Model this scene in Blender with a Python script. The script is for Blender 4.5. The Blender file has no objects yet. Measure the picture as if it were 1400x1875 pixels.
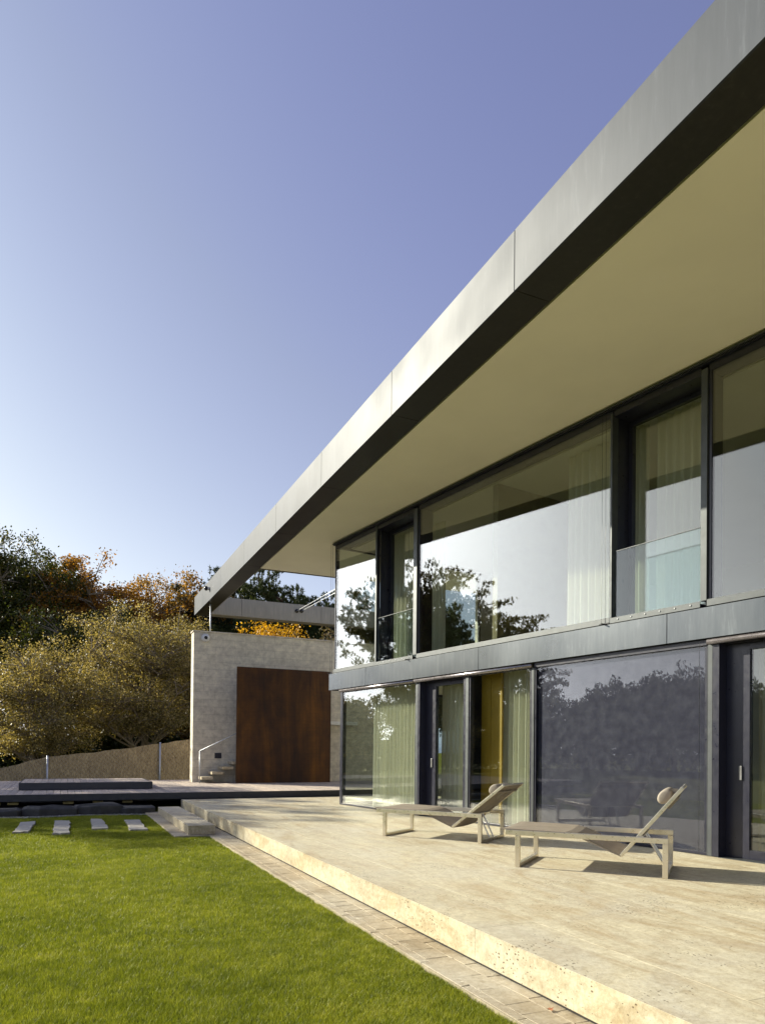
import bpy, bmesh, math, random
import numpy as np
from mathutils import Vector, Matrix

# ------------------------------------------------------------------ camera, sky, sun, exposure
# World frame: x runs from the lawn into the house, y runs along the terrace edge to the far end.
scene = bpy.context.scene
col = scene.collection
R = math.radians
EYE = 1.403
cam_d = bpy.data.cameras.new("camera")
cam = bpy.data.objects.new("camera", cam_d); col.objects.link(cam)
roll, pitch, A = R(.5372), R(.5574), R(24.1726)
B0 = np.array([[1,0,0],[0,0,-1],[0,1,0]], float)
Rr = np.array([[math.cos(roll),-math.sin(roll),0],[math.sin(roll),math.cos(roll),0],[0,0,1]])
Rp = np.array([[1,0,0],[0,math.cos(pitch),math.sin(pitch)],[0,-math.sin(pitch),math.cos(pitch)]])
Wf = np.array([[math.cos(A),-math.sin(A),0],[math.sin(A),math.cos(A),0],[0,0,1]])
MBc = Rr @ Rp @ B0 @ Wf
m = Matrix.Identity(4)
for i in range(3):
    m[i][0] = MBc[0][i]; m[i][1] = -MBc[1][i]; m[i][2] = -MBc[2][i]
m[2][3] = EYE
cam.matrix_world = m
cam_d.sensor_fit = 'HORIZONTAL'; cam_d.sensor_width = 36
cam_d.lens = 36 * 1299.76 / 1400
cam_d.shift_x = 0; cam_d.shift_y = (1362.44 - 937.5) / 1400
cam_d.clip_start = .1; cam_d.clip_end = 2000
scene.camera = cam

SUN_EL = R(23.5)
SUN = Vector((-.68, .733, 0)).normalized() * math.cos(SUN_EL) + Vector((0, 0, math.sin(SUN_EL)))
world = bpy.data.worlds.new("World"); scene.world = world; world.use_nodes = True
wn = world.node_tree; wn.nodes.clear()
wo = wn.nodes.new('ShaderNodeOutputWorld'); bg = wn.nodes.new('ShaderNodeBackground')
sky = wn.nodes.new('ShaderNodeTexSky'); sky.sky_type = 'NISHITA'; sky.sun_disc = False
sky.sun_elevation = SUN_EL; sky.sun_rotation = math.atan2(SUN.x, SUN.y)
sky.altitude = 200; sky.air_density = 1.0; sky.dust_density = 1.2; sky.ozone_density = 1.0
lum = wn.nodes.new('ShaderNodeRGBToBW'); wn.links.new(sky.outputs[0], lum.inputs[0])
half = wn.nodes.new('ShaderNodeMath'); half.operation = 'MULTIPLY'; half.inputs[1].default_value = .15*1.74/2
wn.links.new(lum.outputs[0], half.inputs[0])
hue = wn.nodes.new('ShaderNodeValToRGB'); e_ = hue.color_ramp.elements
while len(e_) < 5: e_.new(.5)
for k_,(p_,c_) in enumerate([(.17,(.84,1,1.95)),(.31,(.85,1,1.50)),(.45,(.86,1,1.33)),(.62,(.88,1,1.17)),(.95,(.98,1,1.04))]):
    e_[k_].position = p_; e_[k_].color = (c_[0]*.475, c_[1]*.475, c_[2]*.475, 1)
wn.links.new(half.outputs[0], hue.inputs[0])
tint = wn.nodes.new('ShaderNodeMix'); tint.data_type = 'RGBA'; tint.blend_type = 'MULTIPLY'; tint.inputs[0].default_value = 1
tint.clamp_result = False
wn.links.new(hue.outputs[0], tint.inputs[6]); wn.links.new(lum.outputs[0], tint.inputs[7]); wn.links.new(tint.outputs[2], bg.inputs[0])
bg.inputs[1].default_value = .15
wn.links.new(bg.outputs[0], wo.inputs[0])
sl = bpy.data.lights.new("sun", 'SUN'); sl.energy = 3.45; sl.angle = R(.55); sl.color = (1, .935, .75)
so = bpy.data.objects.new("sun", sl); col.objects.link(so)
so.rotation_euler = (-SUN).to_track_quat('-Z', 'Y').to_euler()
vs = scene.view_settings
vs.view_transform = 'Standard'; vs.look = 'None'; vs.exposure = 1.35; vs.gamma = 1; vs.use_curve_mapping = False
cy = scene.cycles
cy.use_denoising = True; cy.caustics_reflective = False; cy.caustics_refractive = False
cy.max_bounces = 10; cy.transparent_max_bounces = 24; cy.diffuse_bounces = 4; cy.glossy_bounces = 5
cy.sample_clamp_indirect = 6; cy.blur_glossy = .5
rnd = random.Random(7)

# ------------------------------------------------------------------ helpers
FA = R(8.6834)
FD = np.array([-math.sin(FA), math.cos(FA), 0.0])      # along the glass facade, away from the camera
FN = np.array([math.cos(FA), math.sin(FA), 0.0])       # into the house
def fp(v, w, z): p = FD * v + FN * (7.62 + w); return (p[0], p[1], z)

class MB:
    def __init__(s): s.v = []; s.f = []
    def hexa(s, c):
        b = len(s.v); s.v += [tuple(p) for p in c]
        for f in ((0,3,2,1),(4,5,6,7),(0,1,5,4),(1,2,6,5),(2,3,7,6),(3,0,4,7)): s.f.append(tuple(b+i for i in f))
        return s
    def box(s, x0,x1,y0,y1,z0,z1):
        return s.hexa([(x0,y0,z0),(x1,y0,z0),(x1,y1,z0),(x0,y1,z0),(x0,y0,z1),(x1,y0,z1),(x1,y1,z1),(x0,y1,z1)])
    def fbox(s, v0,v1,w0,w1,z0,z1):
        return s.hexa([fp(v0,w0,z0),fp(v0,w1,z0),fp(v1,w1,z0),fp(v1,w0,z0),fp(v0,w0,z1),fp(v0,w1,z1),fp(v1,w1,z1),fp(v1,w0,z1)])
    def bar(s, p, q, wd, ht, up=(0,0,1)):
        p, q, up = Vector(p), Vector(q), Vector(up); d = (q-p).normalized()
        r = d.cross(up).normalized(); u = r.cross(d); r *= wd/2; u *= ht/2
        return s.hexa([p-r-u,p+r-u,q+r-u,q-r-u,p-r+u,p+r+u,q+r+u,q-r+u])
    def prism(s, pts, z0, z1):
        n = len(pts); b = len(s.v)
        s.v += [(p[0],p[1],z0) for p in pts] + [(p[0],p[1],z1) for p in pts]
        s.f.append(tuple(b+i for i in range(n))[::-1]); s.f.append(tuple(b+n+i for i in range(n)))
        for i in range(n): j=(i+1)%n; s.f.append((b+i,b+j,b+n+j,b+n+i))
        return s
    def tube(s, pts, rad, n=8, cap=True):
        pts = [Vector(p) for p in pts]; k = len(pts)
        if not hasattr(rad, '__len__'): rad = [rad]*k
        b = len(s.v); prev = None
        for i, p in enumerate(pts):
            d = (pts[min(i+1,k-1)] - pts[max(i-1,0)]).normalized()
            a = prev if prev is not None else (Vector((0,0,1)) if abs(d.z) < .9 else Vector((1,0,0)))
            x = (a - d*a.dot(d)).normalized(); prev = x; y = d.cross(x)
            for j in range(n):
                t = 2*math.pi*j/n; s.v.append(tuple(p + (x*math.cos(t)+y*math.sin(t))*rad[i]))
        for i in range(k-1):
            for j in range(n):
                j2 = (j+1)%n; s.f.append((b+i*n+j, b+i*n+j2, b+(i+1)*n+j2, b+(i+1)*n+j))
        if cap:
            s.f.append(tuple(b+j for j in range(n))[::-1]); s.f.append(tuple(b+(k-1)*n+j for j in range(n)))
        return s
    def lathe(s, o, axis, prof, n=16):
        o = Vector(o); d = Vector(axis).normalized(); a = Vector((0,0,1)) if abs(d.z)<.9 else Vector((1,0,0))
        x = (a-d*a.dot(d)).normalized(); y = d.cross(x); b = len(s.v)
        for (r,h) in prof:
            for j in range(n):
                t = 2*math.pi*j/n; s.v.append(tuple(o + d*h + (x*math.cos(t)+y*math.sin(t))*r))
        for i in range(len(prof)-1):
            for j in range(n):
                j2=(j+1)%n; s.f.append((b+i*n+j, b+i*n+j2, b+(i+1)*n+j2, b+(i+1)*n+j))
        s.f.append(tuple(b+j for j in range(n))[::-1]); s.f.append(tuple(b+(len(prof)-1)*n+j for j in range(n)))
        return s

ORG = {}
def org(o): return ORG.get(o.name, Vector((0,0,0)))
def tag(o, label=None, cat=None, group=None, kind=None):
    if label: o['label'] = label
    if cat: o['category'] = cat
    if group: o['group'] = group
    if kind: o['kind'] = kind
    return o
def empty(name, loc, label, cat, group=None):
    o = bpy.data.objects.new(name, None); col.objects.link(o); o.location = loc; o.empty_display_size = .2
    ORG[o.name] = Vector(loc); return tag(o, label, cat, group)
def obj(name, mb, mat, parent=None, at=None, bevel=0, smooth=False, seg=2, **k):
    """one mesh object; coordinates are given in the world and stored relative to the parent's origin"""
    o_ = org(parent) if parent else Vector(at or (0,0,0))
    me = bpy.data.meshes.new(name)
    me.from_pydata([(x-o_.x, y-o_.y, z-o_.z) for x,y,z in mb.v], [], mb.f)
    bm = bmesh.new(); bm.from_mesh(me); bmesh.ops.recalc_face_normals(bm, faces=bm.faces); bm.to_mesh(me); bm.free()
    me.materials.append(mat)
    if smooth: me.polygons.foreach_set('use_smooth', [True]*len(me.polygons))
    o = bpy.data.objects.new(name, me); col.objects.link(o)
    if parent: o.parent = parent; ORG[o.name] = o_
    else: o.location = o_; ORG[o.name] = o_
    if bevel:
        b = o.modifiers.new('bevel','BEVEL'); b.width = bevel; b.segments = seg; b.limit_method='ANGLE'; b.angle_limit=R(40)
    if k: tag(o, **k)
    return o
def npmesh(name, V, faces_n, mat, parent=None, at=(0,0,0), colors=None):
    """V: (nf, faces_n, 3) loose polygons in local coordinates"""
    nf = V.shape[0]; me = bpy.data.meshes.new(name)
    me.vertices.add(nf*faces_n); me.vertices.foreach_set('co', V.reshape(-1).astype(np.float32))
    me.loops.add(nf*faces_n); me.loops.foreach_set('vertex_index', np.arange(nf*faces_n, dtype=np.int32))
    me.polygons.add(nf); me.polygons.foreach_set('loop_start', np.arange(0, nf*faces_n, faces_n, dtype=np.int32))
    me.update(calc_edges=True); me.materials.append(mat)
    o = bpy.data.objects.new(name, me); col.objects.link(o)
    if parent: o.parent = parent
    else: o.location = at
    return o
def copy_tree(o, parent=None):
    c = o.copy(); col.objects.link(c)
    if parent: c.parent = parent
    for ch in list(o.children): copy_tree(ch, c)
    return c

# ------------------------------------------------------------------ materials
class NT:
    def __init__(s, name):
        s.m = bpy.data.materials.new(name); s.m.use_nodes = True; s.t = s.m.node_tree; s.t.nodes.clear()
        s.out = s.n('OutputMaterial')
    def n(s, t, **k):
        x = s.t.nodes.new('ShaderNode'+t)
        for a,b in k.items(): setattr(x, a, b)
        return x
    def l(s, a, b): s.t.links.new(a, b)
    def tex(s, scale=(1,1,1), obj=True):
        c = s.n('TexCoord'); mp = s.n('Mapping'); mp.inputs['Scale'].default_value = scale
        s.l(c.outputs['Object'], mp.inputs[0]); return mp.outputs[0]
    def noise(s, vec, scale, detail=4, rough=.55, dist=0):
        x = s.n('TexNoise'); x.inputs['Scale'].default_value = scale; x.inputs['Detail'].default_value = detail
        x.inputs['Roughness'].default_value = rough; x.inputs['Distortion'].default_value = dist
        if vec: s.l(vec, x.inputs['Vector'])
        return x.outputs['Fac']
    def ramp(s, fac, stops, interp='LINEAR'):
        x = s.n('ValToRGB'); e = x.color_ramp.elements; x.color_ramp.interpolation = interp
        while len(e) < len(stops): e.new(.5)
        for i,(p,c) in enumerate(stops): e[i].position = p; e[i].color = tuple(c)+(1,) if len(c)==3 else c
        s.l(fac, x.inputs[0]); return x.outputs[0]
    def mix(s, fac, a, b, mode='MIX'):
        x = s.n('Mix', data_type='RGBA', blend_type=mode)
        for sock, val in ((0,fac),(6,a),(7,b)):
            if isinstance(val, (int,float)): x.inputs[sock].default_value = val
            elif isinstance(val, tuple): x.inputs[sock].default_value = val+(1,) if len(val)==3 else val
            else: s.l(val, x.inputs[sock])
        return x.outputs[2]
    def math(s, op, a, b=0):
        x = s.n('Math', operation=op)
        for i,val in ((0,a),(1,b)):
            if isinstance(val,(int,float)): x.inputs[i].default_value = val
            else: s.l(val, x.inputs[i])
        return x.outputs[0]
    def maprange(s, v, a, b, c, d):
        x = s.n('MapRange'); s.l(v, x.inputs[0])
        for i,q in zip((1,2,3,4),(a,b,c,d)): x.inputs[i].default_value = q
        return x.outputs[0]
    def bump(s, h, strength=.3, dist=.01):
        x = s.n('Bump'); x.inputs['Strength'].default_value = strength; x.inputs['Distance'].default_value = dist
        s.l(h, x.inputs['Height']); return x.outputs[0]
    def island(s): return s.n('NewGeometry').outputs['Random Per Island']
    def principled(s, color, rough=.5, metal=0, normal=None, spec=.5, coat=0):
        p = s.n('BsdfPrincipled')
        for nm,val in (('Base Color',color),('Roughness',rough),('Metallic',metal),('Specular IOR Level',spec),('Coat Weight',coat)):
            if isinstance(val,(int,float)): p.inputs[nm].default_value = val
            elif isinstance(val,tuple): p.inputs[nm].default_value = val+(1,)
            else: s.l(val, p.inputs[nm])
        if normal: s.l(normal, p.inputs['Normal'])
        s.l(p.outputs[0], s.out.inputs[0]); return p

def m_simple(name, c, rough=.5, metal=0, var=.12, scale=6, spec=.5):
    t = NT(name); v = t.tex(); n = t.noise(v, scale, 5)
    a = tuple(x*(1-var) for x in c); b = tuple(min(1,x*(1+var)) for x in c)
    cc = t.ramp(n, [(.3,a),(.7,b)])
    rr = t.maprange(t.noise(v, scale*2.3, 3), .3, .7, rough*.85, min(1,rough*1.2))
    t.principled(cc, rr, metal, t.bump(t.noise(v, scale*30, 2), .04, .002), spec); return t.m

def m_travertine(name='travertine', base=(.645,.59,.425), dark=(.50,.40,.245), axis=(1.5,.38,1.5), pits=1.0):
    t = NT(name); v = t.tex(axis); v1 = t.tex()
    bands = t.noise(v, 2.1, 9, .66, 1.3); blot = t.noise(v1, .8, 6, .65, .7); fine = t.noise(v1, 34, 5, .75); med = t.noise(v1, 9, 6, .7, .4)
    c = t.ramp(bands, [(.30,dark),(.42,tuple(a*.45+b*.55 for a,b in zip(base,dark))),(.52,base),(.62,tuple(min(1,a*1.1) for a in base)),(.72,tuple(a*.86 for a in base))])
    c = t.mix(t.maprange(blot,.42,.68,0,.75), c, (.60,.57,.47))
    c = t.mix(t.math('MULTIPLY', t.maprange(t.noise(t.tex(axis), 1.3, 7, .7, 2.0),.56,.64,0,1), .55), c, tuple(a*1.02 for a in dark))
    isl = t.island(); c = t.mix(.7, c, t.ramp(isl, [(0,(.90,.89,.87)),(1,(1.0,1.0,1.0))]), 'MULTIPLY')
    c = t.mix(.6, c, t.ramp(med, [(.32,(.76,.72,.66)),(.55,(1,1,1)),(.75,(1.12,1.12,1.1))]), 'MULTIPLY')
    c = t.mix(.55, c, t.ramp(fine, [(.32,(.62,.56,.47)),(.56,(1,1,1)),(.72,(1.14,1.14,1.14))]), 'MULTIPLY')
    vo = t.n('TexVoronoi'); vo.inputs['Scale'].default_value = 44; t.l(t.tex((1.0,.6,1)), vo.inputs['Vector'])
    mask = t.maprange(t.noise(v1, 2.6, 5, .75), .44, .62, 0, 1)
    pit = t.math('MULTIPLY', t.math('LESS_THAN', vo.outputs['Distance'], t.maprange(mask,0,1,.0,.27)), pits)
    c = t.mix(t.math('MULTIPLY', pit, .85), c, (.12,.085,.045))
    # vertical faces: rougher, browner, and darkened in colour to hold back the sun's glare
    gz = t.n('SeparateXYZ'); t.l(t.n('NewGeometry').outputs['True Normal'], gz.inputs[0])
    side = t.math('LESS_THAN', gz.outputs[2], .5)
    rough_toned_c = t.mix(.7, c, t.ramp(t.noise(t.tex((1,1,1.6)), 7, 7, .78, .8), [(.32,(.52,.48,.41)),(.5,(.86,.84,.79)),(.7,(.98,.97,.94))]), 'MULTIPLY')
    c = t.mix(side, c, rough_toned_c)
    h = t.math('SUBTRACT', t.math('ADD', t.math('MULTIPLY', fine, .5), med), t.math('MULTIPLY', pit, 2.0))
    t.principled(c, t.maprange(bands,.3,.7,.5,.72), 0, t.bump(h, .55, .006), .35); return t.m

def m_limewall():
    t = NT('shell limestone cladding'); v = t.tex((1,1,1))
    br = t.n('TexBrick'); br.offset = .37; br.inputs['Scale'].default_value = 1
    for k_,q in (('Mortar Size',.006),('Brick Width',.95),('Row Height',.235),('Mortar Smooth',.2),('Bias',-.2)): br.inputs[k_].default_value = q
    br.inputs['Color1'].default_value=(.74,.68,.55,1); br.inputs['Color2'].default_value=(.67,.615,.50,1); br.inputs['Mortar'].default_value=(.55,.50,.40,1)
    s_ = t.n('SeparateXYZ'); cb = t.n('CombineXYZ'); t.l(v, s_.inputs[0]); t.l(t.math('ADD', s_.outputs[0], s_.outputs[1]), cb.inputs[0]); t.l(s_.outputs[2], cb.inputs[1])
    t.l(cb.outputs[0], br.inputs['Vector'])
    n1 = t.noise(v, 5, 8, .7); n2 = t.noise(t.tex((1,1,2.5)), 1.6, 5, .6); n3 = t.noise(v, 40, 4, .75)
    c = t.mix(.8, br.outputs[0], t.ramp(n1, [(.34,(.66,.64,.62)),(.52,(.95,.95,.95)),(.72,(1.3,1.28,1.24))]), 'MULTIPLY')
    c = t.mix(.5, c, t.ramp(n2, [(.3,(.8,.78,.8)),(.7,(1.1,1.1,1.05))]), 'MULTIPLY')
    c = t.mix(t.math('MULTIPLY', t.maprange(n3,.62,.72,0,1), .5), c, (.22,.2,.17))
    t.principled(c, .8, 0, t.bump(t.math('ADD', t.math('MULTIPLY', n3,.5), n1), .5, .01), .3); return t.m

def m_rust():
    t = NT('weathering steel'); v = t.tex((1.0,1,.16)); v1 = t.tex()
    a = t.noise(v, 1.7, 6, .62, .6); b = t.noise(v1, 1.2, 6, .7, .5); f = t.noise(v1, 60, 3, .7)
    c = t.ramp(t.math('ADD', t.math('MULTIPLY', a, .65), t.math('MULTIPLY', b, .35)),
        [(.36,(.018,.010,.007)),(.46,(.048,.019,.007)),(.56,(.098,.039,.007)),(.68,(.19,.072,.009))])
    # faint grid left by the mesh the sheet was weathered on
    gr = t.n('TexBrick'); gr.offset = 0; gr.inputs['Scale'].default_value = 1
    for k_,q in (('Mortar Size',.012),('Brick Width',.115),('Row Height',.115),('Mortar Smooth',.6)): gr.inputs[k_].default_value = q
    gr.inputs['Color1'].default_value=(1,1,1,1); gr.inputs['Color2'].default_value=(.9,.9,.9,1); gr.inputs['Mortar'].default_value=(.72,.72,.72,1)
    s_ = t.n('SeparateXYZ'); cb = t.n('CombineXYZ'); t.l(v1, s_.inputs[0]); t.l(s_.outputs[0], cb.inputs[0]); t.l(s_.outputs[2], cb.inputs[1]); t.l(cb.outputs[0], gr.inputs['Vector'])
    c = t.mix(.55, c, gr.outputs[0], 'MULTIPLY')
    c = t.mix(.4, c, t.ramp(f, [(.3,(.6,.6,.6)),(.7,(1.25,1.2,1.1))]), 'MULTIPLY')
    t.principled(c, .62, .1, t.bump(f, .3, .003), .35); return t.m

def m_alu(name, c, rough=.36, metal=.9, spec=.5):
    t = NT(name); v = t.tex((1,1,.12)); v1 = t.tex()
    st = t.noise(v, 14, 5, .7); big = t.noise(v1, .7, 3, .5); sp = t.noise(v1, 26, 2, .5)
    cc = t.mix(.8, c, t.ramp(st, [(.35,(.82,.84,.86)),(.58,(1,1,1)),(.74,(1.5,1.5,1.45))]), 'MULTIPLY')
    t.principled(cc, t.maprange(big,.3,.7,rough*.85,rough*1.15), metal, t.bump(big, .25, .02), spec); return t.m

def m_wood():
    t = NT('weathered deck wood'); v = t.tex((9,.9,9)); isl = t.island()
    g = t.noise(v, 3, 8, .7, .6)
    c = t.ramp(g, [(.3,(.31,.26,.21)),(.5,(.52,.45,.38)),(.7,(.70,.62,.53))])
    c = t.mix(.8, c, t.ramp(isl, [(0,(.72,.70,.72)),(.5,(.95,.92,.9)),(1,(1.15,1.08,1.0))]), 'MULTIPLY')
    t.principled(c, .75, 0, t.bump(g, .5, .003), .3); return t.m

def m_leaf(name, stops, rough=.55, transl=.45, nscale=.8):
    t = NT(name); isl = t.island(); n = t.noise(t.tex(), nscale, 4, .6)
    f = t.math('ADD', t.math('MULTIPLY', isl, .6), t.math('MULTIPLY', t.maprange(n,.3,.7,0,1), .4))
    c = t.ramp(f, stops)
    d = t.n('BsdfPrincipled'); t.l(c, d.inputs['Base Color']); d.inputs['Roughness'].default_value = rough; d.inputs['Specular IOR Level'].default_value = .35
    tr = t.n('BsdfTranslucent'); t.l(t.mix(1.0, c, (1.25,1.15,.6), 'MULTIPLY'), tr.inputs[0])
    mx = t.n('MixShader'); mx.inputs[0].default_value = transl; t.l(d.outputs[0], mx.inputs[1]); t.l(tr.outputs[0], mx.inputs[2])
    t.l(mx.outputs[0], t.out.inputs[0]); return t.m

def m_bark(name, a, b):
    t = NT(name); n = t.noise(t.tex((1,1,.25)), 14, 6, .7)
    t.principled(t.ramp(n, [(.3,a),(.7,b)]), .9, 0, t.bump(n, .8, .03), .2); return t.m

def m_glass(name, r0=.085, tintc=(.90,.93,.895), rough=0.0):
    t = NT(name)
    lw = t.n('LayerWeight'); lw.inputs[0].default_value = .5
    f = t.math('ADD', t.math('MULTIPLY', t.math('POWER', lw.outputs['Facing'], 4.0), 1-r0), r0)
    g = t.n('BsdfGlossy'); g.inputs['Roughness'].default_value = rough; g.inputs[0].default_value = (1,1,1,1)
    # faint roller-wave distortion of float glass
    nb = t.bump(t.noise(t.tex((1,1,.35)), .9, 2, .5), .012, .02); t.l(nb, g.inputs['Normal'])
    tr = t.n('BsdfTransparent'); tr.inputs[0].default_value = tintc+(1,)
    mx = t.n('MixShader'); t.l(f, mx.inputs[0]); t.l(tr.outputs[0], mx.inputs[1]); t.l(g.outputs[0], mx.inputs[2])
    t.l(mx.outputs[0], t.out.inputs[0]); return t.m

def m_curtain():
    t = NT('sheer curtain fabric'); n = t.noise(t.tex((8,8,.5)), 6, 3, .6)
    c = t.ramp(n, [(.3,(.83,.81,.69)),(.7,(.93,.90,.79))])
    d = t.n('BsdfDiffuse'); t.l(c, d.inputs[0]); tr = t.n('BsdfTranslucent'); t.l(c, tr.inputs[0])
    tp = t.n('BsdfTransparent'); tp.inputs[0].default_value = (.95,1,.92,1)
    m1 = t.n('MixShader'); m1.inputs[0].default_value = .4; t.l(d.outputs[0], m1.inputs[1]); t.l(tr.outputs[0], m1.inputs[2])
    m2 = t.n('MixShader'); m2.inputs[0].default_value = .10; t.l(m1.outputs[0], m2.inputs[1]); t.l(tp.outputs[0], m2.inputs[2])
    t.l(m2.outputs[0], t.out.inputs[0]); return t.m

def m_ground():
    t = NT('lawn soil and turf'); v = t.tex(); n = t.noise(v, 1.2, 6, .65); f = t.noise(v, 60, 3, .7)
    c = t.ramp(n, [(.3,(.10,.115,.010)),(.55,(.155,.165,.014)),(.75,(.20,.19,.022))])
    c = t.mix(.6, c, t.ramp(f, [(.3,(.35,.35,.3)),(.7,(1.3,1.3,1.2))]), 'MULTIPLY')
    t.principled(c, .95, 0, t.bump(f, .8, .03), .1); return t.m

def m_grass():
    t = NT('grass blades'); isl = t.island(); v = t.tex()
    n = t.noise(v, .9, 4, .6); n2 = t.noise(v, 6.0, 4, .65)
    f = t.math('ADD', t.math('MULTIPLY', isl, .50), t.math('ADD', t.math('MULTIPLY', t.maprange(n,.3,.7,0,1), .22), t.math('MULTIPLY', t.maprange(n2,.3,.7,0,1), .28)))
    c = t.ramp(f, [(0,(.05,.075,.006)),(.30,(.14,.178,.016)),(.58,(.285,.32,.030)),(.80,(.46,.455,.075)),(1,(.70,.62,.27))])
    d = t.n('BsdfPrincipled'); t.l(c, d.inputs['Base Color']); d.inputs['Roughness'].default_value = .5; d.inputs['Specular IOR Level'].default_value = .3
    tr = t.n('BsdfTranslucent'); t.l(t.mix(1.0, c, (1.2,1.2,.6), 'MULTIPLY'), tr.inputs[0])
    mx = t.n('MixShader'); mx.inputs[0].default_value = .35; t.l(d.outputs[0], mx.inputs[1]); t.l(tr.outputs[0], mx.inputs[2])
    t.l(mx.outputs[0], t.out.inputs[0]); return t.m

def m_reed():
    t = NT('reed screen behind wire mesh'); v = t.tex((1,1,1))
    a = t.noise(t.tex((9,1,1.8)), 3.0, 7, .78, 1.6)
    c = t.ramp(a, [(.36,(.15,.105,.055)),(.5,(.40,.30,.165)),(.62,(.70,.55,.32))])
    c = t.mix(.6, c, t.ramp(t.noise(v, .8, 4, .6), [(.3,(.7,.68,.62)),(.7,(1.1,1.08,1.0))]), 'MULTIPLY')
    s_ = t.n('SeparateXYZ'); t.l(v, s_.inputs[0])
    for sg in ('ADD','SUBTRACT'):
        q = t.math('FRACT', t.math('MULTIPLY', t.math(sg, s_.outputs[0], s_.outputs[2]), 7.0))
        c = t.mix(t.math('MULTIPLY', t.math('LESS_THAN', q, .12), .4), c, (.40,.40,.37))
    t.principled(c, .8, 0, t.bump(a, .6, .01), .3); return t.m

def m_weave(name, c, open_=0):
    t = NT(name); w = t.n('TexWave'); w.inputs['Scale'].default_value = 120; t.l(t.tex(), w.inputs['Vector'])
    n = t.noise(t.tex(), 7, 4); cc = t.mix(.3, t.ramp(n, [(.3,tuple(x*.88 for x in c)),(.7,tuple(x*1.08 for x in c))]), w.outputs[0], 'MULTIPLY')
    p = t.principled(cc, .75, 0, t.bump(w.outputs['Fac'], .3, .001), .3)
    if open_:
        tp = t.n('BsdfTransparent'); mx = t.n('MixShader'); mx.inputs[0].default_value = open_
        t.l(p.outputs[0], mx.inputs[1]); t.l(tp.outputs[0], mx.inputs[2]); t.l(mx.outputs[0], t.out.inputs[0])
    return t.m

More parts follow.
